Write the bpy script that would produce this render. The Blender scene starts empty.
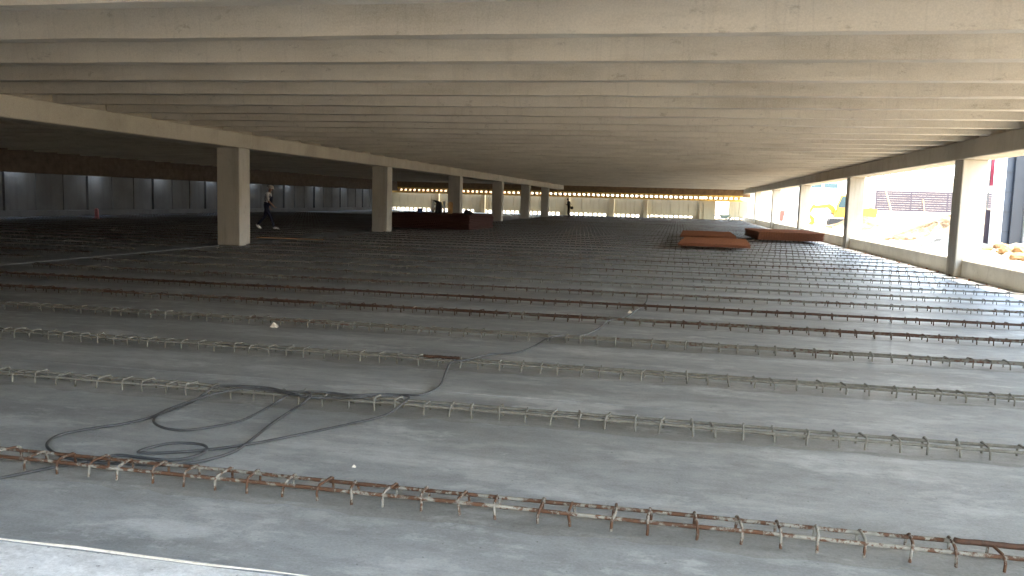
import bpy, bmesh, math, random
from mathutils import Vector, Matrix
random.seed(7)
S = bpy.context.scene
COL = S.collection
sin, cos, pi, rad = math.sin, math.cos, math.pi, math.radians

# ------------------------------------------------------------------ camera
F_PX, PITCH, ROLL, YAW, EYE = 834.3, .10547, .02847, .19383, 1.5
fw = Vector((-sin(YAW)*cos(PITCH), cos(YAW)*cos(PITCH), -sin(PITCH)))
r0 = Vector((cos(YAW), sin(YAW), 0)); u0 = r0.cross(fw)
rt = cos(ROLL)*r0 + sin(ROLL)*u0; up = -sin(ROLL)*r0 + cos(ROLL)*u0
cd = bpy.data.cameras.new('camera'); cd.sensor_width = 36; cd.lens = F_PX/1024*36
cd.clip_start = .05; cd.clip_end = 1000
co = bpy.data.objects.new('camera', cd); COL.objects.link(co)
co.matrix_world = Matrix(((rt.x, up.x, -fw.x, 0), (rt.y, up.y, -fw.y, 0), (rt.z, up.z, -fw.z, EYE), (0, 0, 0, 1)))
S.camera = co

# ------------------------------------------------------------------ sky, sun, exposure
w = bpy.data.worlds.new('sky'); S.world = w; w.use_nodes = True
nt = w.node_tree; bg = nt.nodes['Background']
tc = nt.nodes.new('ShaderNodeTexCoord'); sx = nt.nodes.new('ShaderNodeSeparateXYZ'); cr = nt.nodes.new('ShaderNodeValToRGB')
nt.links.new(tc.outputs['Generated'], sx.inputs[0]); nt.links.new(sx.outputs['Z'], cr.inputs['Fac']); nt.links.new(cr.outputs['Color'], bg.inputs[0])
ce = cr.color_ramp.elements            # hazy summer sky: bright near the horizon, deeper blue overhead
ce[0].position, ce[0].color = 0, (1.0, 1.0, 1.0, 1); ce[1].position, ce[1].color = 1, (.20, .30, .48, 1)
q = ce.new(.28); q.color = (.80, .92, 1.0, 1); q = ce.new(.6); q.color = (.36, .50, .72, 1)
bg.inputs[1].default_value = 5.0
sd = bpy.data.lights.new('sun', 'SUN'); sd.energy = 8; sd.angle = rad(.6); sd.color = (1, .90, .72)
so = bpy.data.objects.new('sun', sd); COL.objects.link(so)
SUN_EL, SUN_AZ = rad(70), rad(1.5)
sv = Vector((cos(SUN_EL)*cos(SUN_AZ), cos(SUN_EL)*sin(SUN_AZ), sin(SUN_EL)))
so.rotation_euler = sv.to_track_quat('Z', 'Y').to_euler(); so.location = (60, -20, 60)
vs = S.view_settings; vs.view_transform = 'Standard'; vs.look = 'None'; vs.gamma = 1; vs.use_curve_mapping = False
vs.exposure = 1.6

# ------------------------------------------------------------------ materials
def new_mat(name):
    m = bpy.data.materials.new(name); m.use_nodes = True
    t = m.node_tree; b = t.nodes['Principled BSDF']
    return m, t, b
def nd(t, kind, **kw):
    n = t.nodes.new(kind)
    for k, v in kw.items():
        if k in n.inputs: n.inputs[k].default_value = v
        else: setattr(n, k, v)
    return n
def coords(t, scale=(1, 1, 1)):
    g = nd(t, 'ShaderNodeNewGeometry'); mp = nd(t, 'ShaderNodeMapping'); mp.inputs['Scale'].default_value = scale
    t.links.new(g.outputs['Position'], mp.inputs['Vector']); return mp.outputs['Vector']
def noise(t, vec, scale, detail=5, rough=.6):
    n = nd(t, 'ShaderNodeTexNoise', Scale=scale, Detail=detail, Roughness=rough)
    t.links.new(vec, n.inputs['Vector']); return n.outputs['Fac']
def ramp(t, fac, stops):
    r = nd(t, 'ShaderNodeValToRGB'); e = r.color_ramp.elements
    e[0].position, e[0].color = stops[0][0], (*stops[0][1], 1)
    e[1].position, e[1].color = stops[-1][0], (*stops[-1][1], 1)
    for p, c in stops[1:-1]:
        q = e.new(p); q.color = (*c, 1)
    t.links.new(fac, r.inputs['Fac']); return r.outputs['Color']
def mix(t, fac, a, b, mode='MIX'):
    n = nd(t, 'ShaderNodeMix', data_type='RGBA', blend_type=mode)
    for s, v in ((0, fac), (6, a), (7, b)):
        if isinstance(v, bpy.types.NodeSocket): t.links.new(v, n.inputs[s])
        else: n.inputs[s].default_value = v if s == 0 else (*v, 1)
    return n.outputs[2]
def bump(t, b, h, strength=.3, dist=.02):
    n = nd(t, 'ShaderNodeBump', Strength=strength, Distance=dist)
    t.links.new(h, n.inputs['Height']); t.links.new(n.outputs['Normal'], b.inputs['Normal'])
def g3(v, tint=(1, 1, 1)): return tuple(v*c for c in tint)

def plain(name, col, rough=.7, metal=0, var=.12, scale=6):
    m, t, b = new_mat(name); v = coords(t); f = noise(t, v, scale, 4)
    c = ramp(t, f, [(.3, g3(1-var, col)), (.7, g3(1+var, col))])
    t.links.new(c, b.inputs['Base Color']); b.inputs['Roughness'].default_value = rough; b.inputs['Metallic'].default_value = metal
    return m

def concrete(name, base, streak=(1, 1, 1), blotch=.25, dark=(.16, .13, .10), pits=.5, spots=True):
    """weathered concrete: soft blotches, formwork streaks, brown water stains, small dark pits"""
    m, t, b = new_mat(name); v = coords(t); vs_ = coords(t, streak)
    big = noise(t, v, .55, 5, .62)
    c = ramp(t, big, [(.38, g3(1-blotch, base)), (.5, base), (.62, g3(1+blotch*.55, base))])
    st = noise(t, vs_, 1.3, 6, .65)
    c = mix(t, ramp(t, st, [(.50, (0, 0, 0)), (.66, (.6, .6, .6))]), c, g3(.62, (base[0]*1.02, base[1]*.97, base[2]*.88)))
    if spots:
        sp = noise(t, coords(t, (.55, 1, 1)), 7, 5, .7); c = mix(t, ramp(t, sp, [(.60, (0, 0, 0)), (.70, (pits, pits, pits))]), c, dark)
        li = noise(t, coords(t, (2.2, .7, .12)), 1.1, 3, .5); c = mix(t, ramp(t, li, [(.485, (0, 0, 0)), (.5, (.16, .16, .16)), (.515, (0, 0, 0))]), c, dark)
    fine = noise(t, v, 60, 3, .6)
    c = mix(t, .35, c, ramp(t, fine, [(.3, g3(.7, base)), (.7, g3(1.2, base))]))
    t.links.new(c, b.inputs['Base Color']); b.inputs['Roughness'].default_value = .85
    bump(t, b, fine, .25, .006)
    return m

def deck_mat(name, base, pale, amount=.55):
    m, t, b = new_mat(name); v = coords(t); vs_ = coords(t, (.22, 1, 1))
    big = noise(t, vs_, 1.5, 7, .66)
    c = ramp(t, big, [(.36, g3(.62, base)), (.47, g3(.95, base)), (.56, g3(1.1, base)), (.66, pale)])
    sp = noise(t, coords(t, (.5, 1, 1)), 3.2, 7, .7)
    c = mix(t, ramp(t, sp, [(.54, (0, 0, 0)), (.60, (amount,)*3)]), c, pale)
    wet = noise(t, coords(t, (.3, .8, 1)), .9, 4, .6)
    c = mix(t, ramp(t, wet, [(.50, (0, 0, 0)), (.60, (.6, .6, .6))]), c, g3(.60, (base[0]*1.02, base[1], base[2]*.93)))
    sp2 = noise(t, coords(t, (.6, .9, 1)), 1.25, 10, .74)
    c = mix(t, ramp(t, sp2, [(.555, (0, 0, 0)), (.60, (.6, .6, .6)), (.66, (.8, .8, .8))]), c, g3(1.12, pale))
    md_ = noise(t, coords(t, (.6, 1, 1)), 7, 9, .78)
    c = mix(t, 1.0, c, ramp(t, md_, [(.36, (.66, .66, .65)), (.5, (1, 1, 1)), (.64, (1.22, 1.22, 1.22))]), 'MULTIPLY')
    fine = noise(t, v, 75, 4, .7)
    c = mix(t, .4, c, ramp(t, fine, [(.32, g3(.6, base)), (.68, g3(1.3, base))]))
    gr = noise(t, v, 38, 2, .5)
    c = mix(t, ramp(t, gr, [(.70, (0, 0, 0)), (.75, (.7, .7, .7))]), c, (.09, .09, .09))
    t.links.new(c, b.inputs['Base Color']); b.inputs['Roughness'].default_value = .5
    bump(t, b, mix(t, .5, fine, sp), .35, .008)
    return m

def rusty(name, amount, clean=(.15, .145, .125), rust=(.052, .023, .011)):
    """cement-splashed bar, rusted where the noise is over the threshold"""
    m, t, b = new_mat(name); v = coords(t, (1, 1.0, 1.0))
    n1 = noise(t, v, 1.7, 3, .6); n2 = noise(t, v, 22, 4, .7)
    s = nd(t, 'ShaderNodeMath', operation='ADD'); s2 = nd(t, 'ShaderNodeMath', operation='MULTIPLY'); s2.inputs[1].default_value = .8
    t.links.new(n2, s2.inputs[0]); s3 = nd(t, 'ShaderNodeMath', operation='MULTIPLY_ADD'); s3.inputs[1].default_value = .42; s3.inputs[2].default_value = .29; t.links.new(n1, s3.inputs[0]); t.links.new(s3.outputs[0], s.inputs[0]); t.links.new(s2.outputs[0], s.inputs[1])
    th = .90 + (.5-amount)*.34
    f = ramp(t, s.outputs[0], [(max(0, th-.035), (0, 0, 0)), (th+.035, (1, 1, 1))])
    cl = ramp(t, n2, [(.35, g3(.72, clean)), (.65, g3(1.2, clean))])
    ru = ramp(t, n2, [(.3, g3(.5, rust)), (.7, g3(1.5, rust))])
    t.links.new(mix(t, f, cl, ru), b.inputs['Base Color']); b.inputs['Roughness'].default_value = .8
    return m

def earth(name, a, bcol):
    m, t, b = new_mat(name); v = coords(t)
    n1 = noise(t, v, .5, 8, .68); n2 = noise(t, v, 2.6, 8, .75)
    c = ramp(t, n1, [(.35, a), (.65, bcol)])
    c = mix(t, ramp(t, n2, [(.5, (0, 0, 0)), (.60, (.85, .85, .85))]), c, (.13, .075, .035))
    t.links.new(c, b.inputs['Base Color']); b.inputs['Roughness'].default_value = .95
    bump(t, b, n2, .8, .12)
    return m

CEIL = (.55, .495, .41)
M = dict(
    ceil=concrete('ribbed_soffit_concrete', CEIL, (.35, .35, 1.6), .16, pits=.6),
    beam=concrete('beam_concrete', (.42, .37, .29), (5, .6, .5), .16, pits=.45),
    column=concrete('column_concrete', (.47, .43, .36), (3, 3, .35), .16, pits=.4),
    curb=concrete('kerb_concrete', (.66, .62, .54), (1, .5, 1), .2),
    deck=deck_mat('deck_concrete', (.268, .281, .287), (.47, .485, .49)),
    deck_rough=deck_mat('rough_stem_concrete', (.225, .228, .222), (.36, .365, .36)),
    deck_pale=deck_mat('pale_deck_concrete', (.66, .67, .68), (.80, .81, .82), .7),  # whiter base for the near plank
    panel=concrete('wall_panel_concrete', (.34, .295, .19), (2.2, 2.2, .25), .12, pits=.25),
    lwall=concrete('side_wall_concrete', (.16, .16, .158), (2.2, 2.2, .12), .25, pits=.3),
    timber=plain('yellow_timber', (.75, .46, .10), .6, var=.25),
    shaded_brown=plain('shaded_brown', (.10, .072, .052), .8, var=.3, scale=3),  # beam brown with the left bay's shade put into its colour
    boards=plain('brown_shuttering', (.17, .10, .045), .75, var=.3, scale=3),
    wood=plain('raw_wood', (.50, .29, .12), .7, var=.3),
    mesh=rusty('rusted_mesh_steel', 1.6, rust=(.20, .072, .030)),
    mesh_red=rusty('dark_rust_steel', 1.6, rust=(.062, .018, .011)),
    cable=plain('grey_cable_rubber', (.040, .042, .045), .55, var=.25, scale=14),
    earth=earth('sunlit_earth', (.46, .36, .24), (.62, .52, .38)),
    earth_dark=earth('brown_earth', (.44, .345, .235), (.54, .435, .30)),
    earth2=earth('orange_earth', (.30, .16, .06), (.42, .28, .14)),
    louvre=plain('mauve_slats', (.042, .028, .038), .6, var=.1),
    white=plain('white_paint', (.80, .80, .78), .5, var=.05),
    slate=plain('blue_grey_cladding', (.030, .040, .058), .45, var=.15, scale=1.5),
    slate2=plain('dark_slate_cladding', (.012, .016, .024), .45, var=.15, scale=1.5),
    heap=earth('tan_heap_earth', (.20, .125, .06), (.40, .30, .19)),
    rust_red=plain('faded_red_paint', (.30, .07, .05), .6),
    red=plain('red_paint', (.28, .018, .045), .5),
    pink=plain('pink_paint', (.62, .25, .27), .6),
    blue=plain('blue_plastic', (.04, .10, .28), .5),
    yellow=plain('machine_yellow', (.62, .30, .03), .4, var=.1),
    black=plain('black_rubber', (.02, .02, .02), .6),
    teal=plain('teal_glazing', (.03, .065, .07), .3),
    steel=plain('grey_steel', (.22, .22, .21), .5, .5),
    green=plain('green_grey_steel', (.17, .21, .17), .5),
    skin=plain('skin', (.36, .20, .13), .55, var=.08),
    shirt=plain('white_shirt', (.72, .69, .68), .8, var=.05),
    navy=plain('navy_cloth', (.018, .020, .045), .85),
    dark=plain('dark_cloth', (.016, .014, .014), .85),
    shoe=plain('white_shoe', (.86, .86, .86), .5, var=.04),
    hat=plain('pale_hat_plastic', (.66, .58, .48), .4, var=.05),
    hair=plain('dark_hair', (.015, .011, .009), .6),
)

# ------------------------------------------------------------------ mesh helpers
class MB:
    def __init__(s): s.v = []; s.f = []; s.m = []
    def add(s, vs, fs, mi=0):
        o = len(s.v); s.v += [tuple(p) for p in vs]; s.f += [tuple(i+o for i in f) for f in fs]; s.m += [mi]*len(fs)
    def box(s, x0, x1, y0, y1, z0, z1, mi=0, bev=0):
        if bev:
            b = bev
            P = []
            for (z, d) in ((z0, b), (z0+b, 0), (z1-b, 0), (z1, b)):
                P += [(x0+b, y0+d, z), (x1-b, y0+d, z), (x1-d, y0+b, z), (x1-d, y1-b, z), (x1-b, y1-d, z), (x0+b, y1-d, z), (x0+d, y1-b, z), (x0+d, y0+b, z)]
            fs = [tuple(range(7, -1, -1)), tuple(range(24, 32))]
            for k in range(3):
                for i in range(8):
                    fs.append((k*8+i, k*8+(i+1) % 8, (k+1)*8+(i+1) % 8, (k+1)*8+i))
            s.add(P, fs, mi)
        else:
            P = [(x0, y0, z0), (x1, y0, z0), (x1, y1, z0), (x0, y1, z0), (x0, y0, z1), (x1, y0, z1), (x1, y1, z1), (x0, y1, z1)]
            s.add(P, [(3, 2, 1, 0), (4, 5, 6, 7), (0, 1, 5, 4), (1, 2, 6, 5), (2, 3, 7, 6), (3, 0, 4, 7)], mi)
        return s
    def prism(s, prof, a0, a1, axis='x', mi=0):
        """closed profile extruded: axis x -> profile is (y, z); axis y -> (x, z); axis z -> (x, y)"""
        n = len(prof)
        def P(a, q): return (a, q[0], q[1]) if axis == 'x' else (q[0], a, q[1]) if axis == 'y' else (q[0], q[1], a)
        vs_ = [P(a0, q) for q in prof]+[P(a1, q) for q in prof]
        fs = [tuple(range(n-1, -1, -1)), tuple(range(n, 2*n))]+[(i, (i+1) % n, n+(i+1) % n, n+i) for i in range(n)]
        s.add(vs_, fs, mi); return s
    def tube(s, pts, r, n=6, mi=0, cap=True):
        pts = [Vector(p) for p in pts]; rr = r if isinstance(r, (list, tuple)) else [r]*len(pts)
        vs_ = []; ref = None
        for i, p in enumerate(pts):
            d = (pts[min(i+1, len(pts)-1)]-pts[max(i-1, 0)]).normalized()
            if ref is None: ref = Vector((0, 0, 1)) if abs(d.z) < .9 else Vector((1, 0, 0))
            a = (ref-d*ref.dot(d)).normalized(); bq = d.cross(a); ref = a
            for k in range(n):
                q = 2*pi*k/n; vs_.append(p+(a*cos(q)+bq*sin(q))*rr[i])
        fs = []
        for i in range(len(pts)-1):
            for k in range(n):
                fs.append((i*n+k, i*n+(k+1) % n, (i+1)*n+(k+1) % n, (i+1)*n+k))
        if cap: fs += [tuple(range(n-1, -1, -1)), tuple(range((len(pts)-1)*n, len(pts)*n))]
        s.add(vs_, fs, mi); return s
    def bar(s, a, b, r, n=4, mi=0): return s.tube([a, b], r, n, mi)
    def lathe(s, c, prof, n=14, mi=0):
        vs_ = [(c[0]+r*cos(2*pi*k/n), c[1]+r*sin(2*pi*k/n), c[2]+z) for r, z in prof for k in range(n)]
        fs = [(i*n+k, i*n+(k+1) % n, (i+1)*n+(k+1) % n, (i+1)*n+k) for i in range(len(prof)-1) for k in range(n)]
        fs += [tuple(range(n-1, -1, -1)), tuple(range((len(prof)-1)*n, len(prof)*n))]
        s.add(vs_, fs, mi); return s
    def ell(s, c, r, n=12, m=8, mi=0, rot=None):
        c = Vector(c); vs_ = []
        for i in range(m+1):
            a = pi*i/m
            for k in range(n):
                q = 2*pi*k/n; p = Vector((r[0]*sin(a)*cos(q), r[1]*sin(a)*sin(q), -r[2]*cos(a)))
                if rot: p = rot @ p
                vs_.append(c+p)
        s.add(vs_, [(i*n+k, i*n+(k+1) % n, (i+1)*n+(k+1) % n, (i+1)*n+k) for i in range(m) for k in range(n)], mi); return s
    def build(s, name, mats, parent=None, smooth=False, loc=None):
        me = bpy.data.meshes.new(name); me.from_pydata(s.v, [], s.f)
        for q in (mats if isinstance(mats, (list, tuple)) else [mats]): me.materials.append(q)
        me.polygons.foreach_set('material_index', s.m)
        if smooth: me.polygons.foreach_set('use_smooth', [True]*len(s.f))
        me.update()
        return link(name, me, parent, loc)
def link(name, me, parent=None, loc=None):
    o = bpy.data.objects.new(name, me); COL.objects.link(o)
    if loc is not None: o.location = loc
    if parent is not None: o.parent = parent
    return o
def tag(o, label, cat, group=None, kind=None):
    if label: o['label'] = label
    if cat: o['category'] = cat
    if group: o['group'] = group
    if kind: o['kind'] = kind
    return o
def thing(name, label, cat, loc=(0, 0, 0), rz=0, group=None):
    o = bpy.data.objects.new(name, None); COL.objects.link(o); o.location = loc; o.rotation_euler = (0, 0, rz)
    return tag(o, label, cat, group)
def struct(o): o['kind'] = 'structure'; return o
ORD = 'nearest second third fourth fifth sixth seventh eighth ninth tenth eleventh twelfth thirteenth fourteenth fifteenth sixteenth seventeenth eighteenth nineteenth twentieth'.split()

# ------------------------------------------------------------------ dimensions
XL, XR = -12.30, 6.30            # centre of the left beam line, inner face of the right beam
XW, YF = -31.0, 88.0             # left wall line, far edge of the roof
YR = -1.6                         # front edge of the roof
BB, BT = 2.71, 3.13              # beam bottom / top
PITCH_Y = 1.57

# ------------------------------------------------------------------ floor
ROWS = [3.78, 5.50, 7.12, 8.76, 10.33, 11.86, 13.43]
while ROWS[-1] < YF-2.2: ROWS.append(ROWS[-1]+1.56)
joints = [2.95]
while joints[-1] < YF+1.5: joints.append(joints[-1]+3.2)
fb = MB()
for k in range(len(joints)-1):
    y0, y1 = joints[k], min(joints[k+1], YF+1.75)
    fb.box(XL+.2, 7.0, y0+.004, y1-.004, -.16, 0)
    fb.box(XW-1.2, XL-.2, y0+.004, y1-.004, -.16, 0)
fb.box(XL-.19, XL+.19, 2.96, YF+1.7, -.16, -.008)
fb.box(XW-1.2, 7.0, -1.9, YF+1.75, -.4, -.161)
for k, yy in enumerate(ROWS[:24]):                 # roughened strips over the stems, where the hoops come out
    rn = random.Random(k); nseg = 150; xa, xb = XL+.25, 6.45; P_ = []
    for i in range(nseg+1):
        x = xa+(xb-xa)*i/nseg
        P_ += [(x, yy-.17+rn.uniform(-.035, .035), .0005), (x, yy-.12, .005), (x, yy+.09, .005), (x, yy+.13+rn.uniform(-.03, .03), .0005)]
    fb.add(P_, [(4*i+q, 4*i+4+q, 4*i+5+q, 4*i+1+q) for i in range(nseg) for q in range(3)], 1)
struct(fb.build('floor', [M['deck'], M['deck_rough']]))
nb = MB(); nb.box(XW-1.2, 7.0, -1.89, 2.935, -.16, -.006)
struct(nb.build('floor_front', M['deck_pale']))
lb = MB()                       # the thin lip of mortar along the near joint
pts = [(x, 2.942+random.uniform(-.006, .006), -.004+random.uniform(0, .006)) for x in [XL+.3*i for i in range(63)]]
lb.tube(pts, [.004+random.uniform(-.003, .003) for _ in pts], 6)
struct(lb.build('trim_1', M['curb']))

# ------------------------------------------------------------------ ceiling: slab with ribs under it, one per bay
def rib_profile(y):
    return [(y, BT), (y+.21, BT), (y+.24, BT+.34), (y+.31, 3.80), (y-.10, 3.80), (y-.03, BT+.34)]
def rib_mesh(x0, x1, seed):
    rnd = random.Random(seed); n = 26; prof = rib_profile(0); k = len(prof); mb = MB(); vs_ = []
    for i in range(n+1):
        x = x0+(x1-x0)*i/n; j = rnd.uniform(-.006, .006)
        for (y, z) in prof: vs_.append((x, y+(j if z < BT+.1 else 0), z+(rnd.uniform(-.006, .006) if z < BT+.1 else 0)))
    fs = [tuple(range(k-1, -1, -1)), tuple(range(n*k, n*k+k))]
    for i in range(n):
        for q in range(k): fs.append((i*k+q, i*k+(q+1) % k, (i+1)*k+(q+1) % k, (i+1)*k+q))
    mb.add(vs_, fs); return mb
cm = MB(); cm.box(XL, 7.14, YR, YF, 3.79, 4.1)
cm.box(6.9, 7.14, YR, YF, BT, 3.79)
ceil_main = struct(cm.build('ceiling', M['ceil']))
cs = MB(); cs.box(XW+.4, XL, YR, YF, 3.79, 4.1)
ceil_side = struct(cs.build('ceiling_side', M['ceil']))
y = 6.75-5*PITCH_Y; k = 0
while y < YF-.6:
    rib_mesh(XL+.14, XR+.30, k).build('rib', M['ceil'], ceil_main, loc=(0, y, 0))
    rib_mesh(XW+.6, XL-.14, k+500).build('rib', M['ceil'], ceil_side, loc=(0, y, 0))
    y += PITCH_Y; k += 1

# ------------------------------------------------------------------ beams and columns
def beam_y(name, x0, x1, zb, zt, y0, y1, label, upstand=None, mat='beam'):
    mb = MB(); n = 14
    cuts = [y0+(y1-y0)*i/n for i in range(n+1)]
    for a, b in zip(cuts, cuts[1:]): pass
    mb.box(x0, x1, y0, y1, zb, zt, 0, .02)
    if upstand: mb.box(upstand[0], upstand[1], y0, y1, zt-.01, 3.79)
    return tag(mb.build(name, M[mat]), label, 'beam')
beam_y('concrete_beam', XL-.38, XL+.36, BB, BT-.004, YR, YF-.5, 'long pale concrete beam carried by the left row of square columns', (XL-.12, XL+.12))
beam_y('concrete_beam', XR, 6.98, BB, BT-.004, YR, YF-.5, 'long concrete edge beam over the open right side above the kerb')
beam_y('concrete_beam', XW+.25, XW+.75, 2.12, 2.72, YR, YF, 'dim edge beam above the dark left wall', (XW+.4, XW+.7), 'shaded_brown')
bb = MB(); bb.box(XW-.6, XR+.72, YF-.4, YF-.02, 2.35, 3.79, 0, .015)
tag(bb.build('concrete_beam', M['boards']), 'brownish cross beam over the row of bright openings at the far end', 'beam')

def column(x0, x1, y0, y1, zt, label, group):
    mb = MB(); mb.box(x0, x1, y0, y1, 0, zt, 0, .018)
    for z in (.9, 1.8):                                     # formwork lift lines, a hair proud
        mb.box(x0-.002, x1+.002, y0-.002, y1+.002, z, z+.006)
    return tag(mb.build('concrete_column', M['column']), label, 'column', group)
LC = [21.35, 33.38, 45.2, 56.4, 67.1, 77.2]
RC = [21.0, 34.0, 47.2, 60.7, 74.5]
for i, yy in enumerate(LC):
    lab = ['nearest and largest square column of the left row, with the walking worker just behind it',
           'second square column of the left row, in front of the dark red steel pile',
           'third column of the left row, rising behind the dark red steel pile',
           'fourth column of the left row, just right of the dark red steel pile',
           'fifth column of the left row, small and dark before the cream wall',
           'sixth and farthest column of the left row, nearest to the standing person'][i]
    column(XL-.35, XL+.33, yy, yy+.6, BB, lab, 'square columns of the left row')
for i, yy in enumerate(RC):
    lab = ['nearest broad column on the right kerb, before the blue-grey building',
           'second column on the right kerb, between the yellow digger and the mauve slatted wall',
           'third column on the right kerb, left of the yellow digger',
           'fourth column on the right kerb, above the rusty mesh stack',
           'farthest and thinnest column on the right kerb'][i]
    column(XR+.05, XR+.60, yy, yy+.62, BB, lab, 'columns standing on the right kerb')
kb = MB()
n = 60
for i in range(n):
    y0 = YR+(YF-YR)*i/n; y1 = YR+(YF-YR)*(i+1)/n
kb.prism([(6.50, 0), (7.02, 0), (7.02, .40), (6.99, .42), (6.53, .42), (6.50, .39)], YR, YF+1.7, 'y')
struct(kb.build('curb', M['curb']))

# ------------------------------------------------------------------ left wall with daylight slots in the cover above its foot gap
wl = MB()
wl.box(XW-.9, XW-.6, -2, YF+1.8, 0, 2.62)
y = 0
k = 0
while y < YF:
    wl.box(XW-.60, XW-.55, y+.04, y+1.75, .3, 2.6, 0, .01)          # panels with open joints
    if k % 3 == 0: wl.box(XW-.62, XW-.42, y-.16, y+.06, 0, 2.6)        # ribs between them
    y += 1.92; k += 1
wl.box(XW-.62, XW-.25, -2, YF+1.8, 0, .30, 0, .02)                   # low kerb at its foot
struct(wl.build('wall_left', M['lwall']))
cv = MB(); slots = [5.5+5.75*i for i in range(15)]; y = -2
for sy in slots:
    cv.box(XW-.9, XW+.42, y, sy, 2.62, 2.75); cv.box(XW+.2, XW+.42, sy, sy+1.3, 2.62, 2.75)
    cv.box(XW-.9, XW-.55, sy, sy+1.3, 2.62, 2.75)
    y = sy+1.3
cv.box(XW-.9, XW+.42, y, YF+1.8, 2.62, 2.75)
cv.box(XW+.22, XW+.42, -2, YF+1.8, 2.75, 5.0)  # upstand added to keep the sun out of the slots
struct(cv.build('ceiling_strip', M['white']))  # white coat added to bounce more light down the slots

# ------------------------------------------------------------------ far wall
YWL = YF+1.55
PIERS = (-26.4, -21.2, -16.6, -11.9, -7.15, -3.65, 2.1)
def wall_seg(mb, x0, x1, zt=2.06):
    x = x0                                              # foot: short stubs with gaps added as stand-ins for sun patches
    mb.box(x0, x1, YWL, YWL+.12, .32, zt)
    while x < x1-.05:
        shut = any(0 < p-x < .95 for p in PIERS)
        mb.box(x, min(x+(.5 if shut else .15), x1), YWL, YWL+.12, 0, .33)
        x += .5
    x = x0
    while x < x1-.1:
        e = min(x+.93, x1); mb.box(x+.045, e-.045, YWL-.05, YWL, .33, zt-.02, 0, .008); x += .93
wf = MB()
wall_seg(wf, XW-.6, 3.6)
wall_seg(wf, 5.15, 7.0)
for px in PIERS:
    wf.box(px, px+.42, YWL-.50, YWL, 0, 2.04, 0, .01)
wf.box(2.5, 3.6, YWL-.60, YWL-.05, 0, 2.04, 0, .02)
wf.box(3.55, 3.68, YWL-.62, YWL+.2, 0, 2.06); wf.box(5.07, 5.2, YWL-.4, YWL+.2, 0, 2.06)
struct(wf.build('wall_far', M['panel']))
fm = thing('formwork_beam', 'long yellow timber beam with spacer blocks along the top of the far cream wall', 'beam', (0, YF-.3, 1.93))
mb = MB(); x0, x1 = XW-.3, 6.25
mb.box(x0, x1, -.06, .06, .15, .20, 0, .006); mb.box(x0, x1, -.06, .06, 0, .05, 0, .006); mb.box(x0, x1, -.02, .02, .05, .15)
mb.build('timber', M['timber'], fm)
mb = MB(); mb.box(x0, x1, -.15, -.105, .42, .60, 0, .006); mb.build('top_board', M['timber'], fm)
blk = MB(); blk.box(-.10, .10, -.07, 1.25, .20, .418, 0, .008); bme = None
i = 0
x = x0+.2
while x < x1:
    if not (x < XW+.8 or 1.9 < x < 3.1 and i % 2):
        if bme is None: bme = blk.build('block', M['wood'], fm, loc=(x, 0, 0)).data
        else: link('block', bme, fm, (x, 0, 0))
    x += .5; i += 1

# ------------------------------------------------------------------ rebar rows: two long bars under a line of U hoops
RM = {a: rusty('rebar_rust_%02d' % int(a*100), a) for a in (.08, .25, .45, .62, .85)}
RM[.40] = rusty('rebar_splashed', .52, (.25, .238, .205), (.060, .026, .011))
def hoop_pts(rnd, w=.075, h=.082):
    t = rnd.uniform(-.012, .012); l = rnd.uniform(-.010, .010); j = rnd.uniform(-.006, .006)
    return [(0, -w, -.03), (0, -w, h*.55), (t*.6, -w+.004, h*.85+j), (t, -w+.022, h+j), (t+l, w-.022, h+j*.5), (t+l, w-.004, h*.87), (l, w, h*.55), (l, w, -.03)]
HOOPS = {}
def hoop_mesh(a, i):
    if (a, i) not in HOOPS:
        mb = MB(); mb.tube(hoop_pts(random.Random(i*7+3)), .0070, 6)
        me = bpy.data.meshes.new('hoop'); me.from_pydata(mb.v, [], mb.f); me.materials.append(RM[a])
        me.polygons.foreach_set('use_smooth', [True]*len(mb.f)); HOOPS[(a, i)] = me
    return HOOPS[(a, i)]
def bar_mesh(x0, x1, yo, seed, r=.0105):
    rnd = random.Random(seed); mb = MB(); n = 40
    mb.tube([(x0+(x1-x0)*i/n, yo+rnd.uniform(-.004, .004), .062+rnd.uniform(-.003, .003)) for i in range(n+1)], r, 6); return mb
RUST = [.40, .08, .08, .25, .62, .85, .45, .25, .25, .45, .25, .62]
ROW_LAB = ['nearest rebar row on the deck, rust-spotted hoops crossed by the coiled cable',
           'second rebar row from the camera, grey hoops with the cable loops lying along it',
           'third rebar row from the camera, where the cable bends and runs on to the right',
           'fourth rebar row from the camera, greyish bars just behind the third row',
           'fifth rebar row from the camera, half rusted bars in front of the darkest rusty row',
           'sixth rebar row from the camera, dark red-brown rust along nearly its whole length',
           'seventh rebar row from the camera, right behind the dark rusty row']
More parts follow.
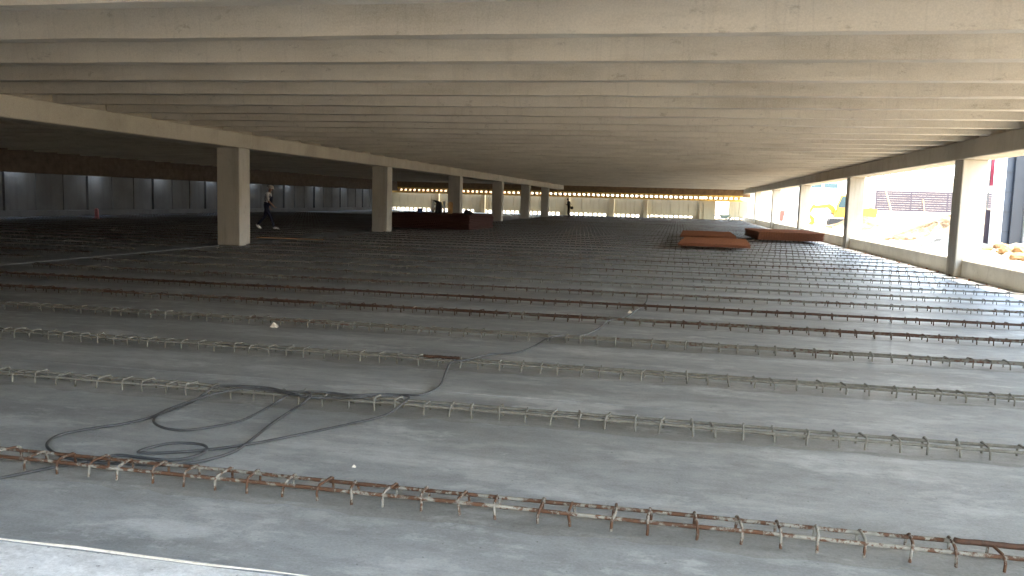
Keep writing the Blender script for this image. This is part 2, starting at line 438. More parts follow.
for i, yy in enumerate(ROWS):
    x0, x1 = XL+.62, XR-.1; rnd = random.Random(100+i)
    a = RUST[i] if i < len(RUST) else rnd.choice([.25, .45, .62])
    if i < len(ROW_LAB): lab = ROW_LAB[i]
    elif i < 20: lab = ORD[i]+' rebar row from the camera, low hoops on the grey deck'
    else: lab = 'tiny rebar row far back on the deck, beyond the twentieth row from the camera'
    root = thing('rebar_row', lab, 'rebar', (0, yy, 0), 0, 'rebar rows on the main deck')
    sp = .181; nh = int((x1-x0)/sp)
    if i < 9:
        bar_mesh(x0, x1, -.062, i).build('long_bar', RM[a], root, True); bar_mesh(x0, x1, .062, i+60).build('long_bar', RM[a], root, True)
        for q in range(min(nh, 99)):
            o = link('hoop', hoop_mesh(a, rnd.randrange(9)), root, (x0+.05+q*sp+rnd.uniform(-.022, .022), rnd.uniform(-.006, .006), rnd.uniform(-.008, .005)))
            o.rotation_euler = (rnd.uniform(-.05, .05), rnd.uniform(-.10, .10), rnd.uniform(-.14, .14))
    else:
        mb = bar_mesh(x0, x1, -.062, i, .0095); m2 = bar_mesh(x0, x1, .062, i+60, .0095); mb.add(m2.v, m2.f)
        mb.build('long_bar', RM[a], root)
        hb = MB()
        for q in range(nh):
            X = x0+.05+q*sp+rnd.uniform(-.02, .02)
            hb.tube([(p[0]+X, p[1], p[2]) for p in hoop_pts(rnd)], .0075, 4)
        tag(hb.build('hoop_line', RM[a], root), None, None, None, 'stuff')
y = 13.43; i = 0
while y < 62:
    mb = MB(); rnd = random.Random(900+i); x0, x1 = XW+.6, XL-.62
    for yo in (-.062, .062):
        m2 = bar_mesh(x0, x1, yo, 77+i, .009); mb.add(m2.v, m2.f)
    X = x0
    while X < x1:
        mb.tube([(p[0]+X, p[1], p[2]) for p in hoop_pts(rnd)], .0065, 4); X += .181
    o = mb.build('rebar_row', RM[rnd.choice([.25, .45, .62])], None, False, (0, y, 0))
    tag(o, 'faint rebar row on the dark deck left of the left columns', 'rebar', 'rebar rows in the dark left bay')
    y += 1.56; i += 1
mb = bar_mesh(-.45, -.12, 0, 5, .014); o = mb.build('loose_bar', RM[.85], None, True, (-1.72, 7.05, .03))
tag(o, 'short rusty bar end lying on the third rebar row beside the cable', 'rebar')
mb = bar_mesh(0, 1.1, 0, 6, .013); o = mb.build('loose_bar', RM[.85], None, True, (1.24, 3.80, .022))
tag(o, 'thick rusty bar lying on the nearest rebar row at the right edge', 'rebar')

# ------------------------------------------------------------------ the cable
def ground(px, py, z=0.0):
    d = fw+rt*((px-512)/F_PX)-up*((py-288)/F_PX); t = (z-EYE)/d.z
    return Vector((d.x*t, d.y*t, z))
CAB = [(647, 295), (646, 302), (635.6, 310.5), (626, 317), (607.5, 321), (598, 328.7), (582, 335), (558, 336), (546.6, 338.6), (532.5, 346.8), (514, 353), (488, 354.5),
       (467, 359.7), (451.6, 362), (446, 371.4), (440, 385.5), (425, 393.7), (411, 395), (380, 394), (354, 395), (333, 393), (312, 391.6), (289, 392), (270, 388), (240, 386),
       (216, 386.4), (205, 393), (194, 401), (180, 407), (169, 410.5), (158, 415), (153.5, 420), (157, 425), (169, 429), (187, 430), (211, 427), (240, 421), (265, 409),
       (280, 400), (290, 394), (302, 391.5), (311, 394), (303, 403), (289, 412), (270, 425), (251, 440), (235, 451), (214, 458), (190, 463), (160, 465), (131, 464),
       (94, 462), (68, 458), (53, 452), (47, 446), (50, 440), (63, 434), (94, 428), (122, 424), (150, 417.5), (169, 409), (194, 400), (218, 393), (245, 388.5), (275, 391),
       (300, 396), (330, 398), (360, 397), (390, 395.5), (405, 395.5), (409, 398), (399, 406), (383, 416), (340, 426), (294, 435.6), (247, 444.5), (208, 449.5), (178, 452),
       (150, 453), (138, 452), (152, 447), (173, 443), (199, 444), (207, 448.5), (197, 455.5), (173, 460), (145, 458), (117, 455), (95, 460), (70, 464), (42, 469.6), (0, 478), (-60, 489)]
def near_row(y): return min(abs(y-r) for r in ROWS[:8])
P = []
for q, (a, b) in enumerate(CAB):
    z = .012
    for _ in range(4):
        g = ground(a, b, z); d = near_row(g.y)
        z = .012+.088*max(0, min(1, (.34-d)/.22)) if g.y > 4.7 else .013
    P.append(g)
def catmull(P, n=5):
    out = []
    for i in range(len(P)-1):
        a, b, c, d = P[max(i-1, 0)], P[i], P[i+1], P[min(i+2, len(P)-1)]
        for k in range(n):
            t = k/n
            out.append(.5*((2*b)+(c-a)*t+(2*a-5*b+4*c-d)*t*t+(3*b-a-3*c+d)*t**3))
    return out+[P[-1]]
cb = MB(); cb.tube(catmull(P), .0085, 8)
tag(cb.build('cable', M['cable'], None, True), 'dark grey cable looped over the near rebar rows and trailing to the right', 'cable')

# ------------------------------------------------------------------ rusty mesh sheets
def sheet(w, d, step, r, seed):
    rnd = random.Random(seed); mb = MB(); x = 0
    while x <= w+.001: mb.bar((x, 0, 0), (x, d, 0), r, 4); x += step
    y = 0
    while y <= d+.001: mb.bar((0, y, r*1.8), (w, y, r*1.8), r, 4); y += step
    return mb
def stack(name, loc, rz, w, d, n, dz, mat, label, group, step=.1, r=.011, skew=.02):
    me = None
    for k in range(n):
        p = (loc[0]+random.uniform(-skew, skew), loc[1]+random.uniform(-skew, skew), loc[2]+k*dz)
        if me is None: o = sheet(w, d, step, r, k).build(name, mat, None, False, p); me = o.data
        else: o = link(name, me, None, p)
        o.rotation_euler = (0, 0, rz+random.uniform(-.006, .006))
        tag(o, label, 'steel mesh', group)
stack('steel_mesh_sheet', (3.35, 36.6, .118), .03, 2.65, 5.4, 8, .043, M['mesh'], 'rusty brown steel mesh sheet in the thick stack beside the right kerb', 'mesh sheets stacked by the kerb', .1, .011)
stack('steel_mesh_sheet', (.02, 28.6, .118), -.05, 2.35, 5.6, 3, .0395, M['mesh'], 'rusty orange mesh sheet in the nearer low pile on the open deck', 'mesh sheets in the nearer low pile', .11, .010)
stack('steel_mesh_sheet', (.1, 36.2, .118), -.02, 2.3, 6.5, 3, .0395, M['mesh'], 'rusty orange mesh sheet in the farther low pile left of the thick stack', 'mesh sheets in the farther low pile', .11, .010)
stack('steel_mesh_sheet', (-12.9, 36.2, .118), -.03, 3.8, 4.3, 9, .074, M['mesh_red'], 'dark red-brown mesh sheet in the tall pile behind the second left column', 'mesh sheets in the tall dark pile', .09, .019, .04)
for yy in (36.9, 38.4, 39.9): pass

# things on and behind the dark red pile
ZT = .10+8*.074+.075
t = thing('tool_box', 'small dark tool bag with a folded handle on the dark red pile', 'bag', (-9.42, 37.2, ZT))
mb = MB(); mb.prism([(-.16, 0), (.18, 0), (.20, .10), (.05, .16), (-.12, .22), (-.20, .14)], -.13, .13, 'y'); mb.build('bag_body', M['dark'], t)
mb = MB(); mb.tube([(-.12, 0, .20), (-.06, 0, .29), (.04, 0, .27), (.08, 0, .14)], .014, 6); mb.build('handle', M['black'], t)
t = thing('blue_bucket', 'blue bucket on the left end of the dark red pile', 'bucket', (-11.75, 37.2, ZT))
mb = MB(); mb.lathe((0, 0, 0), [(.10, 0), (.13, .20), (.14, .20), (.14, .22), (.115, .22), (.09, .03)], 16); mb.build('bucket_body', M['blue'], t, True)
mb = MB(); mb.tube([(.135*cos(a), .02, .20+.11*sin(a)) for a in [pi*i/8 for i in range(9)]], .006, 5); mb.build('handle', M['steel'], t)
t = thing('timber_board', 'pale upright board standing before the third left column', 'board', (-10.62, 38.4, ZT), .15)
mb = MB(); mb.prism([(-.12, 0), (.10, 0), (.12, .50), (.03, .55), (-.10, .53)], -.02, .02, 'y'); mb.build('board_face', M['wood'], t)
mb = MB(); mb.box(-.11, .11, .02, .05, .12, .18); mb.build('cleat', M['wood'], t)
t = thing('machine', 'dark machine with a curved hood standing on the dark red pile', 'machine', (-11.05, 37.8, ZT))
mb = MB(); mb.prism([(-.12, 0), (.16, 0), (.18, .30), (.12, .52), (-.10, .60), (-.22, .62), (-.20, .56), (-.06, .48), (-.10, .25)], -.12, .12, 'y'); mb.build('hood', M['dark'], t)
mb = MB(); mb.lathe((0, -.14, .02), [(.05, 0), (.05, .12)], 10); mb.build('motor', M['black'], t)
t = thing('trestle', 'small pale H-shaped trestle before the cream wall', 'trestle', (-22.9, 78.5, 0), .1)
for sx in (-.55, .55):
    mb = MB(); mb.box(sx-.1, sx+.1, -.06, .06, 0, 1.2, 0, .01); mb.build('post', M['white'], t)
mb = MB(); mb.box(-.5, .5, -.05, .05, .52, .74, 0, .01); mb.build('rail', M['white'], t)

# small things on the deck
g = ground(290, 239, 0)
t = thing('timber_plank', 'thin orange-brown plank lying on the dark deck by the nearest left column', 'plank', (g.x, g.y, .0), .05)
mb = MB(); mb.box(-1.15, 1.15, -.07, .07, 0, .035, 0, .004); mb.build('plank_face', M['wood'], t)
g = ground(97, 219, 0)
t = thing('marker_post', 'short pink post standing near the foot of the dark left wall', 'post', (g.x, g.y, 0))
mb = MB(); mb.prism([(-.09, 0), (.09, 0), (.07, .46), (.0, .52), (-.10, .48)], -.04, .04, 'y'); mb.build('post_shaft', M['pink'], t)
mb = MB(); mb.box(-.16, .16, -.12, .12, 0, .04, 0, .01); mb.build('foot', M['pink'], t)
for (px, py, s, lab) in ((274.6, 327, .045, 'small whitish concrete chip beside the fifth rebar row on the left'), (630, 313, .035, 'small white scrap beside the cable between the fifth and sixth rebar rows'),
                         (354, 467, .012, 'tiny white crumb on the bare deck behind the nearest rebar row')):
    g = ground(px, py, 0); rnd = random.Random(px); mb = MB()
    mb.add([(-s, -s*.7, 0), (s*1.1, -s*.6, 0), (s*.8, s*.7, 0), (-s*.8, s*.6, 0), (-s*.2, -s*.2, s*1.2), (s*.3, s*.1, s*1.0)],
           [(3, 2, 1, 0), (0, 1, 4), (1, 5, 4), (1, 2, 5), (2, 3, 4, 5), (3, 0, 4)])
    tag(mb.build('concrete_chip', M['curb'], None, False, (g.x, g.y, 0)), lab, 'rubble')

rnd = random.Random(21); ys = 17.2
while ys < 34:
    sz = rnd.uniform(.018, .04); x = rnd.uniform(6.30, 6.44); bm = bmesh.new(); bmesh.ops.create_icosphere(bm, subdivisions=1, radius=sz)
    for v in bm.verts: v.co *= rnd.uniform(.7, 1.2); v.co.z *= .6
    me = bpy.data.meshes.new('brick_crumb'); bm.to_mesh(me); bm.free(); me.materials.append(M['mesh'])
    tag(link('brick_crumb', me, None, (x, ys, sz*.5)), 'orange-brown crumb of debris lying along the foot of the right kerb', 'rubble', 'debris along the right kerb')
    ys += rnd.uniform(.35, 1.1)

def wheelbarrow(loc, rz):
    t = thing('wheelbarrow', 'grey-green wheelbarrow parked near the bright far doorway', 'wheelbarrow', loc, rz)
    mb = MB()
    top = [(-.42, -.33, .62), (.55, -.28, .66), (.55, .28, .66), (-.42, .33, .62)]; bot = [(-.2, -.2, .30), (.28, -.16, .30), (.28, .16, .30), (-.2, .2, .30)]
    ti = [(p[0]*.94, p[1]*.92, p[2]) for p in top]; bi = [(p[0]*.9, p[1]*.9, p[2]+.03) for p in bot]
    mb.add(top+bot+ti+bi, [(4, 5, 6, 7)[::-1]]+[(i, (i+1) % 4, 4+(i+1) % 4, 4+i)[::-1] for i in range(4)]+[(i, (i+1) % 4, 8+(i+1) % 4, 8+i) for i in range(4)]+[(8+i, 8+(i+1) % 4, 12+(i+1) % 4, 12+i) for i in range(4)]+[(12, 13, 14, 15)])
    mb.build('tray', M['green'], t)
    mb = MB(); mb.tube([(.62+.19*cos(a), 0, .2+.19*sin(a)) for a in [2*pi*i/18 for i in range(19)]], .035, 8); mb.bar((.62, -.05, .2), (.62, .05, .2), .03, 8)
    mb.build('wheel', M['black'], t, True)
    for sy in (-1, 1):
        mb = MB(); mb.tube([(.64, sy*.06, .2), (.1, sy*.2, .29), (-.5, sy*.26, .42), (-1.0, sy*.28, .60)], .018, 6); mb.build('handle', M['steel'], t)
        mb = MB(); mb.tube([(-.2, sy*.2, .32), (-.34, sy*.25, .015), (-.48, sy*.25, .015)], .014, 6); mb.build('leg', M['steel'], t)
wheelbarrow((4.2, 81.3, 0), .1)

# ------------------------------------------------------------------ people
def skin_body(pts, edges, root):
    """pts: list of (pos, (rx, ry)); returns a smooth mesh grown by the Skin modifier"""
    me = bpy.data.meshes.new('tmp'); me.from_pydata([p for p, _ in pts], edges, [])
    o = bpy.data.objects.new('tmp', me); COL.objects.link(o)
    md = o.modifiers.new('s', 'SKIN'); md.use_smooth_shade = True
    for i, (_, r) in enumerate(pts): me.skin_vertices[0].data[i].radius = r if isinstance(r, tuple) else (r, r)
    me.skin_vertices[0].data[root].use_root = True
    sb = o.modifiers.new('d', 'SUBSURF'); sb.levels = 2; sb.render_levels = 2
    dg = bpy.context.evaluated_depsgraph_get(); dg.update()
    out = bpy.data.meshes.new_from_object(o.evaluated_get(dg))
    bpy.data.objects.remove(o); return out
def seg_dist(p, a, b):
    ab = b-a; t = max(0, min(1, (p-a).dot(ab)/max(ab.length_squared, 1e-9))); return (p-(a+ab*t)).length
def build_person(loc, rz, label, J, cloth, hands=True):
    """J: joint positions, facing +x locally; cloth maps a bone name to a material slot"""
    root = thing('person', label, 'person', loc, rz)
    V = {k: Vector(v) for k, v in J.items()}
    pts = []; ix = {}; edges = []; bones = []
    def ad(n, p, r): ix[n] = len(pts); pts.append((tuple(p), r)); return ix[n]
    def bone(a, b, tagname): edges.append((ix[a], ix[b])); bones.append((V2[a], V2[b], tagname))
    V2 = {}
    def put(n, p, r): V2[n] = Vector(p); ad(n, p, r)
    put('pelvis', V['pelvis'], (.125, .155)); put('waist', V['pelvis'].lerp(V['chest'], .45), (.105, .135)); put('chest', V['chest'], (.120, .165))
    put('neck0', V['chest'].lerp(V['neck'], .75), (.085, .12)); put('neck', V['neck'], (.055, .055)); put('skull', V['neck'].lerp(V['head'], .55), (.062, .062))
    put('head', V['head'], (.090, .078)); put('crown', V['head']+(V['head']-V['neck']).normalized()*.075, (.070, .062))
    for a, b, n in (('pelvis', 'waist', 'trouser'), ('waist', 'chest', 'shirt'), ('chest', 'neck0', 'shirt'), ('neck0', 'neck', 'skin'), ('neck', 'skull', 'skin'), ('skull', 'head', 'skin'), ('head', 'crown', 'skin')): bone(a, b, n)
    for s in 'LR':
        put('sh'+s, V['sh'+s], .062); put('el'+s, V['el'+s], .045); put('wr'+s, V['wr'+s], .030)
        d = (V['wr'+s]-V['el'+s]).normalized(); put('pa'+s, V['wr'+s]+d*.075, (.022, .040))
        bone('neck0', 'sh'+s, 'shirt'); bone('sh'+s, 'el'+s, 'sleeve'); bone('el'+s, 'wr'+s, 'forearm'); bone('wr'+s, 'pa'+s, 'skin')
        put('hp'+s, V['hp'+s], (.092, .092)); put('kn'+s, V['kn'+s], .066); put('an'+s, V['an'+s], .046); put('to'+s, V['to'+s], (.034, .042))
        bone('pelvis', 'hp'+s, 'trouser'); bone('hp'+s, 'kn'+s, 'trouser'); bone('kn'+s, 'an'+s, 'trouser'); bone('an'+s, 'to'+s, 'shoe')
    me = skin_body(pts, edges, 0)
    slots = ['skin', 'shirt', 'trouser', 'shoe']
    order = {'skin': 0, 'shirt': 1, 'sleeve': 1, 'forearm': cloth.get('forearm_slot', 0), 'trouser': 2, 'shoe': 3}
    me.materials.clear()
    for sname in slots: me.materials.append(M[cloth[sname]])
    for f in me.polygons:
        c = f.center; best = min(bones, key=lambda q: seg_dist(c, q[0], q[1])); f.material_index = order[best[2]]; f.use_smooth = True
    link('body', me, root)
    hd = V['head']; fwv = Vector(J.get('face', (1, 0, -.1))).normalized(); upv = (V['head']-V['neck']).normalized(); sd = upv.cross(fwv).normalized(); upv = fwv.cross(sd)
    R = Matrix((fwv, sd, upv)).transposed()
    mb = MB(); mb.ell(hd+R@Vector((.092, 0, -.015)), (.020, .013, .020), 8, 6, 0, R)
    mb.build('nose', M['skin'], root, True)
    for s in (-1, 1):
        mb = MB(); mb.ell(hd+R@Vector((.0, s*.080, -.01)), (.022, .010, .032), 8, 6, 0, R); mb.build('ear', M['skin'], root, True)
        mb = MB(); mb.ell(hd+R@Vector((.082, s*.032, .015)), (.010, .013, .009), 8, 6, 0, R); mb.build('eye', M['hair'], root, True)
    mb = MB(); mb.ell(hd+R@Vector((.083, 0, -.062)), (.010, .026, .007), 8, 6, 0, R); mb.build('mouth', M['pink'], root, True)
    if cloth.get('hat'):
        mb = MB(); n = 16; prof = [(.150, .02), (.128, .035), (.125, .07), (.105, .12), (.06, .15), (.0, .158)]; vs_ = []
        for r_, z in prof:
            for k in range(n):
                a = 2*pi*k/n; ex = 1.25 if (z < .03 and cos(a) > .3) else 1
                vs_.append(hd+R@Vector((r_*cos(a)*ex, r_*sin(a)*.92, z)))
        mb.add(vs_, [(i*n+k, i*n+(k+1) % n, (i+1)*n+(k+1) % n, (i+1)*n+k) for i in range(len(prof)-1) for k in range(n)]+[tuple(range(n-1, -1, -1))])
        mb.build('hard_hat', M['hat'], root, True)
    else:
        mb = MB(); mb.ell(hd+R@Vector((-.018, 0, .035)), (.105, .092, .085), 14, 8, 0, R); mb.build('hair', M['hair'], root, True)
    if hands:
        for s in 'LR':
            d = (V['wr'+s]-V['el'+s]).normalized(); side = Vector((0, 1, 0)); side = (side-d*side.dot(d)).normalized(); nrm = d.cross(side); sg = 1 if s == 'L' else -1
            palm = V['wr'+s]+d*.095
            for k, (ln, off) in enumerate(((.070, -.028), (.080, -.010), (.076, .009), (.060, .027))):
                a = palm+side*off; b_ = a+d*ln*.5+nrm*.008; c_ = b_+d*ln*.35+nrm*.03
                mb = MB(); mb.tube([a-d*.02, a, b_, c_], [.0095, .0095, .0085, .0065], 6); mb.build('finger', M['skin'], root, True)
            a = V['wr'+s]+d*.035-side*.03; mb = MB(); mb.tube([a+side*.012, a-side*.018+d*.02, a-side*.024+d*.055+nrm*.012], [.012, .011, .008], 6); mb.build('thumb', M['skin'], root, True)
    return root, V
g1 = ground(267, 229.2, 0)
J = dict(pelvis=(-.03, 0, .96), chest=(.06, 0, 1.30), neck=(.11, 0, 1.52), head=(.15, 0, 1.66), face=(1, -.15, -.22),
         shL=(.06, .19, 1.43), shR=(.08, -.19, 1.43), elL=(-.10, .25, 1.16), elR=(.16, -.24, 1.16), wrL=(.02, .25, .92), wrR=(.33, -.20, .99),
         hpL=(-.03, .10, .90), hpR=(-.02, -.10, .90), knL=(-.14, .11, .50), knR=(.22, -.10, .49), anL=(-.46, .11, .17), anR=(.33, -.10, .085),
         toL=(-.33, .11, .045), toR=(.52, -.10, .035))
pr, V = build_person((g1.x, g1.y, 0), .12, 'worker in white shirt and dark dungarees walking behind the nearest left column', J,
                     dict(skin='skin', shirt='shirt', trouser='navy', shoe='shoe', hat=True))
mb = MB(); mb.prism([(-.11, .98), (.16, .98), (.22, 1.34), (.16, 1.36), (.02, 1.30)], -.10, .10, 'y'); mb.build('dungaree_bib', M['navy'], pr)
for s in (-1, 1):
    mb = MB(); mb.tube([(.19, s*.09, 1.33), (.16, s*.11, 1.44), (.07, s*.12, 1.475), (-.03, s*.10, 1.40), (-.07, s*.06, 1.20), (-.08, s*.04, 1.0)], .016, 6); mb.build('strap', M['navy'], pr)
for s, dz in (('L', .05), ('R', 0)):
    a = V['an'+s]; b_ = V['to'+s]; mb = MB(); d = (b_-a); d.z = d.z*.9
    R = d.to_track_quat('X', 'Z').to_matrix(); mid = (a+b_)*.5-Vector((0, 0, .012))
    mb.ell(mid, (.155, .056, .058), 12, 8, 0, R); mb.build('shoe', M['shoe'], pr, True)
g2 = ground(568.5, 218, 0)
J = dict(pelvis=(0, 0, .95), chest=(.02, 0, 1.29), neck=(.07, 0, 1.50), head=(.13, 0, 1.63), face=(1, 0, -.6),
         shL=(.02, .19, 1.42), shR=(.02, -.19, 1.42), elL=(-.02, .27, 1.15), elR=(.0, -.26, 1.14), wrL=(.23, .16, 1.20), wrR=(.25, -.13, 1.22),
         hpL=(0, .10, .89), hpR=(0, -.10, .89), knL=(.03, .11, .49), knR=(.0, -.11, .49), anL=(-.01, .12, .085), anR=(-.04, -.12, .085),
         toL=(.16, .14, .035), toR=(.14, -.13, .035))
pr2, V2_ = build_person((g2.x, g2.y, 0), pi-.25, 'person in dark clothes standing head bowed before the bright far wall', J,
                        dict(skin='skin', shirt='dark', trouser='dark', shoe='dark', forearm_slot=1))
bagt = thing('shoulder_bag', 'dark bag hanging at the hip of the standing person', 'bag', (g2.x+.29, g2.y-.22, .80), .2)
mb = MB(); mb.box(-.13, .13, -.06, .06, 0, .24, 0, .03); mb.build('bag_body', M['dark'], bagt)
mb = MB(); mb.tube([(-.10, 0, .22), (-.18, .05, .40), (-.20, .10, .62), (-.18, .14, .66), (-.02, .10, .42), (.10, 0, .22)], .012, 5); mb.build('strap', M['dark'], bagt)
ph = thing('phone', 'dark phone held up by the standing person', 'phone', (g2.x-.36, g2.y+.10, 1.24), .0)
mb = MB(); mb.box(-.008, .008, -.036, .036, 0, .145, 0, .003); mb.build('phone_body', M['black'], ph)

# ------------------------------------------------------------------ outside on the right: earth, digger, slatted wall, buildings
rnd = random.Random(11)
bumps = [(11.5, 30.5, .10, 2.2), (14, 34, .9, 2.6), (11, 39, .5, 1.8), (17, 42, 1.1, 3.5), (10.3, 26.3, .40, 1.1), (12.2, 25.6, .35, 1.2), (20, 50, 1.0, 5), (13.8, 55, .5, 3), (9.7, 33.0, .28, 1.1), (10, 63.5, .3, 1.5), (8.9, 24.2, .18, .6)]
def ground_z(x, y):
    z = .28+.12*sin(x*.9+y*.35)*sin(y*.5-x*.2)*min(1, (x-7)/2)
    for bx, by, h, s in bumps: z += h*math.exp(-((x-bx)**2+(y-by)**2)/(s*s))
    z += .035*max(0, x-14)*min(1, max(0, (y-30)/20)) 
    return z
gb = MB(); NX, NY = 110, 170; vs_ = []
for i in range(NX+1):
    for j in range(NY+1):
        u = i/NX; x = 7.02+43*u**1.7; y = -14+135*j/NY
        z = ground_z(x, y)
        if x > 8: z += rnd.uniform(-.05, .07)
        vs_.append((x, y, z))
gb.add(vs_, [(i*(NY+1)+j, (i+1)*(NY+1)+j, (i+1)*(NY+1)+j+1, i*(NY+1)+j+1) for i in range(NX) for j in range(NY)])
struct(gb.build('ground', M['earth'], None, True))
em = MB(); em.add([(50, -60, -.4), (50, 200, -.4), (58, 200, 5.2), (58, -60, 5.2), (110, 200, 6), (110, -60, 6)], [(3, 2, 1, 0), (5, 4, 2, 3)])  # right-hand embankment added to cut low light reaching the left wall
em.add([(-60, 140, -.4), (-60, 152, 7), (60, 152, 7), (60, 140, -.4), (-60, 200, 8), (60, 200, 8)], [(3, 2, 1, 0)[::-1], (2, 5, 4, 1)])
struct(em.build('ground_slope_added', M['earth']))
gg = MB(); gg.add([(-200, -200, -.45), (200, -200, -.45), (200, 300, -.45), (-200, 300, -.45)], [(0, 1, 2, 3)])
struct(gg.build('ground_far', M['earth']))
gf = MB(); gf.box(-60, 6.9, -60, -1.9, -.44, -.25); struct(gf.build('ground_front', M['earth_dark']))
bk = MB(); bk.prism([(-30, -.4), (-9, -.4), (-10.0, 1.0), (-12.5, 4.4), (-15, 6.2), (-30, 6.6)], -60, 45, 'x'); struct(bk.build('ground_sky_blocker', M['earth_dark']))  # unseen bank added behind the camera to block low sky
wq = MB(); wq.box(XW-1, -4.4, -2.2, -1.9, -.3, 4.1)  # unseen wall added to keep daylight off the left side
for i in range(21): wq.box(XW-1+i*1.3, XW+.28+i*1.3, -1.9, -1.87, 0, 4.0, 0, .01)
struct(wq.build('wall_light_blocker', M['lwall']))
ga = MB(); ga.box(-3, 30, YWL+.25, 121, -.3, .12); struct(ga.build('ground_yard', M['earth']))
CL = []
def clod(x, y, s, seed, lab, group):
    if any(math.hypot(x-a, y-b) < (s+c)*1.2 for a, b, c in CL): return
    CL.append((x, y, s))
    r_ = random.Random(seed); bm = bmesh.new(); bmesh.ops.create_icosphere(bm, subdivisions=2, radius=s)
    for v in bm.verts: v.co *= r_.uniform(.75, 1.15); v.co.z *= .62
    me = bpy.data.meshes.new('earth_clod'); bm.to_mesh(me); bm.free(); me.materials.append(M['earth2'])
    o = link('earth_clod', me, None, (x, y, ground_z(x, y)+s*.25)); tag(o, lab, 'rubble', group)
for k in range(60):
    y_ = rnd.uniform(22.6, 28); x_ = 7.6+(y_-21)*.25+rnd.uniform(-.2, 2.6)
    if y_ > 29.3 and x_ > 9.4: continue
    clod(x_, y_, rnd.uniform(.08, .24), k, 'orange-brown clod of earth right of the nearest right column', 'earth clods outside the kerb')
for k in range(22):
    y_ = rnd.uniform(27, 36); x_ = 8.0+(y_-24)*.16+rnd.uniform(0, 2)
    if y_ > 29.3 and x_ > 9.4: continue
    clod(x_, y_, rnd.uniform(.05, .16), 60+k, 'tan clod of earth between the two nearest right columns', 'earth clods between the right columns')

def heap(x, y, r, h, seed, lab):
    rn = random.Random(seed); mb = MB(); n, m = 40, 12; ph = [rn.uniform(0, 6.3) for _ in range(6)]; vs_ = [(x, y, ground_z(x, y)+h)]
    for j in range(1, m+1):
        for k in range(n):
            a = 2*pi*k/n; q = j/m; rr = r*q*(1+.14*sin(3*a+ph[0])+.09*sin(5*a+ph[1])+.05*sin(9*a+ph[2]))
            px, py = x+rr*cos(a)*1.3, y+rr*sin(a); z = ground_z(px, py)+h*(1-q)**.8*(1+.2*sin(7*a+ph[3]+5*q))+rn.uniform(-.05, .07)*(1 if j < m else 0)-(.12 if j == m else 0)
            vs_.append((px, py, z))
    mb.add(vs_, [(0, 1+k, 1+(k+1) % n) for k in range(n)]+[(1+j*n+k, 1+(j+1)*n+k, 1+(j+1)*n+(k+1) % n, 1+j*n+(k+1) % n) for j in range(m-1) for k in range(n)])
    tag(mb.build('earth_heap', M['heap']), lab, 'earth heap')
heap(15.6, 49.5, 3.2, .75, 1, 'broad tan earth heap below the mauve slatted wall')
heap(10.6, 37.5, 1.4, .42, 2, 'low tan earth heap just behind the kerb, right of the second right column')
heap(15.6, 41.0, 1.8, .50, 3, 'tan earth heap left of the nearest right column')
heap(10.6, 53.5, 1.5, .55, 4, 'earth heap in front of the yellow digger')
def excavator(loc, rz):
    t = thing('excavator', 'yellow digger working on the earth beyond the right kerb', 'excavator', loc, rz)
    for sy in (-.75, .75):
        mb = MB(); prof = [(-1.2, .0), (1.2, .0), (1.45, .15), (1.5, .32), (1.38, .5), (-1.38, .5), (-1.5, .32), (-1.45, .15)]
        mb.prism(prof, sy-.2, sy+.2, 'y')
        for k in range(14): mb.box(-1.3+k*.19, -1.2+k*.19, sy-.22, sy+.22, -.02, .03); mb.box(-1.3+k*.19, -1.2+k*.19, sy-.22, sy+.22, .48, .53)
        mb.build('track', M['black'], t)
    mb = MB(); mb.prism([(-1.5, .62), (1.1, .62), (1.1, .95), (.4, 1.1), (-1.2, 1.35), (-1.6, 1.2)], -.95, .95, 'y'); mb.box(-.4, .4, -.4, .4, .45, .63); mb.build('engine_housing', M['yellow'], t)
    mb = MB(); mb.prism([(-.05, .95), (.95, .95), (1.0, 1.4), (.75, 2.15), (-.05, 2.2)], .1, .92, 'y'); cabo = mb.build('cab', M['yellow'], t)
    mb = MB(); mb.prism([(.05, 1.3), (.88, 1.3), (.90, 1.45), (.68, 2.05), (.05, 2.08)], .08, .94, 'y'); mb.build('glass', M['teal'], cabo)
    mb = MB(); mb.prism([(.8, .8), (1.05, .75), (1.5, 1.25), (2.4, 1.18), (2.45, 1.38), (1.4, 1.55), (1.1, 1.35)], -.30, -.02, 'y'); mb.build('boom', M['yellow'], t)
    mb = MB(); mb.prism([(2.3, 1.45), (2.5, 1.48), (2.85, .75), (2.7, .68)], -.26, -.06, 'y'); mb.build('stick', M['yellow'], t)
    mb = MB(); mb.prism([(2.95, .85), (2.65, .8), (2.35, .55), (2.30, .2), (2.55, .03), (2.9, .07), (2.55, .3), (2.62, .5)], -.5, .18, 'y'); mb.build('bucket', M['yellow'], t)
    mb = MB(); mb.tube([(1.1, -.16, .8), (1.75, -.16, 1.2)], .06, 8); mb.build('ram', M['steel'], t)
excavator((11.6, 61, ground_z(11.6, 61)), pi-.1)

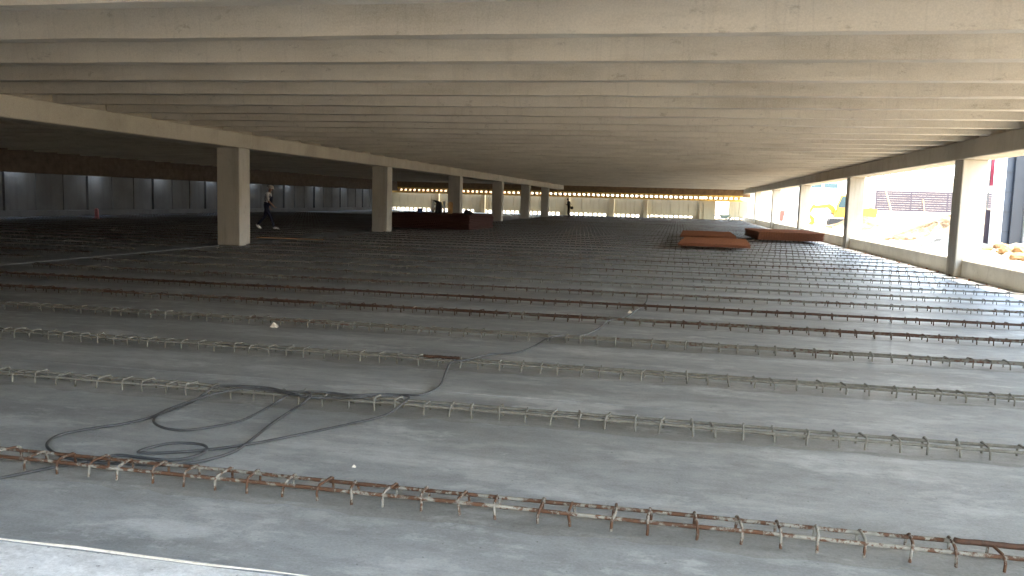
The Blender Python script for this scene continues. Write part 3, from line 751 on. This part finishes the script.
t = thing('slatted_wall', 'long mauve slatted wall on the bank beyond the right columns', 'wall', (0, 80, 0))
mb = MB(); x0, x1 = 17.2, 29
for k in range(9):
    z = 1.45+k*.20; mb.box(x0, x1, 0, .06, z, z+.188, 0, .01)
mb.build('slats', M['louvre'], t)
for x in (17.3, 20.2, 23.2, 26.2, 28.9):
    mb = MB(); mb.box(x-.05, x+.05, .06, .16, 0, 3.25); mb.build('post', M['louvre'], t)
mb = MB(); mb.box(17.0, 29.2, .0, .3, 0, 1.42); mb.build('base', M['white'], t)
t = thing('timber_pole', 'thin pale pole leaning against the mauve slatted wall', 'pole', (21.35, 79.6, ground_z(21.35, 79.6)))
mb = MB(); mb.tube([(0, -.3, 0), (-.12, .3, 1.5), (-.2, .33, 2.0)], .05, 8); mb.build('pole_shaft', M['wood'], t)
t = thing('timber_pole', 'slanting pale pole at the left end of the mauve slatted wall', 'pole', (16.2, 70, ground_z(16.2, 70)))
mb = MB(); mb.tube([(.35, 0, 0), (-.1, 0, 1.6), (-.5, .1, 2.9)], .06, 8); mb.build('pole_shaft', M['wood'], t)

t = thing('building', 'blue-grey clad building with white pier at the right edge', 'building', (10.2, 30.2, 0))
mb = MB(); mb.prism([(.12, .1), (9, .1), (9, 6), (2.4, 6)], .2, 7, 'z'); mb.build('wall', M['slate'], t)
mb = MB(); mb.box(.02, .24, -.06, .4, .2, 7, 0, .01); mb.build('pier', M['white'], t)
mb = MB(); mb.box(.50, .86, -.06, .10, .2, 7, 0, .01); mb.build('dark_panel', M['slate2'], t)
for z in (.9, 1.55, 2.2, 2.85):
    mb = MB(); mb.box(.26, .50, .07, .10, z, z+.02); mb.build('seam', M['slate2'], t)
mb = MB(); mb.box(.92, 1.15, -.25, .1, .2, 7, 0, .01); mb.build('pier', M['white'], t)
t = thing('banner', 'red banner on a post beside the white pier', 'banner', (10.20, 30.9, ground_z(10.20, 30.9)))
mb = MB(); mb.tube([(0, 0, 0), (0, 0, 3.3)], .022, 8); mb.build('post', M['steel'], t)
mb = MB(); mb.box(-.03, .13, -.04, .04, .0, 1.15, 0, .01); mb.build('plinth', M['louvre'], t)
mb = MB(); n = 8; vs_ = []
for i in range(n+1):
    for (x, yo) in ((.02, 0), (.24, .03)): vs_.append((x, .02*sin(i*1.1)+yo, 1.95+1.25*i/n))
for i in range(n+1):
    for (x, yo) in ((.02, 0), (.24, .03)): vs_.append((x, .02*sin(i*1.1)+yo+.012, 1.95+1.25*i/n))
q = 2*(n+1)
fs = [(2*i, 2*i+1, 2*i+3, 2*i+2) for i in range(n)]+[(q+2*i+2, q+2*i+3, q+2*i+1, q+2*i) for i in range(n)]+[(2*i, 2*i+2, q+2*i+2, q+2*i) for i in range(n)]+[(2*i+3, 2*i+1, q+2*i+1, q+2*i+3) for i in range(n)]
mb.add(vs_, fs); mb.build('cloth', M['red'], t, True)

t = thing('building', 'distant white building with a band of teal windows above the digger', 'building', (15.5, 112, 0))
mb = MB(); mb.box(-2.6, 5.6, 0, 8, 0, 7.2, 0, .05); mb.build('wall', M['white'], t)
for a, b_ in ((-1.2, .35), (.6, 2.1), (2.4, 4.0)):
    mb = MB(); mb.box(a, b_, -.06, .05, 4.1, 5.3); wn = mb.build('window', M['teal'], t)
    mb = MB(); mb.box(a-.06, b_+.06, -.09, -.02, 4.66, 4.74); mb.build('mullion', M['white'], wn)
t = thing('skip', 'red rubbish skip on the bright ground beyond the fourth right column', 'skip', (8.55, 76, ground_z(8.55, 76)))
mb = MB(); mb.prism([(-.3, .1), (.3, .1), (.46, .9), (.5, .9), (.5, .96), (-.5, .96), (-.5, .9), (-.46, .9)], -.5, .5, 'y'); mb.build('skip_body', M['rust_red'], t)
for s in (-.25, .25):
    mb = MB(); mb.box(s-.06, s+.06, -.5, .5, 0, .1); mb.build('runner', M['steel'], t)
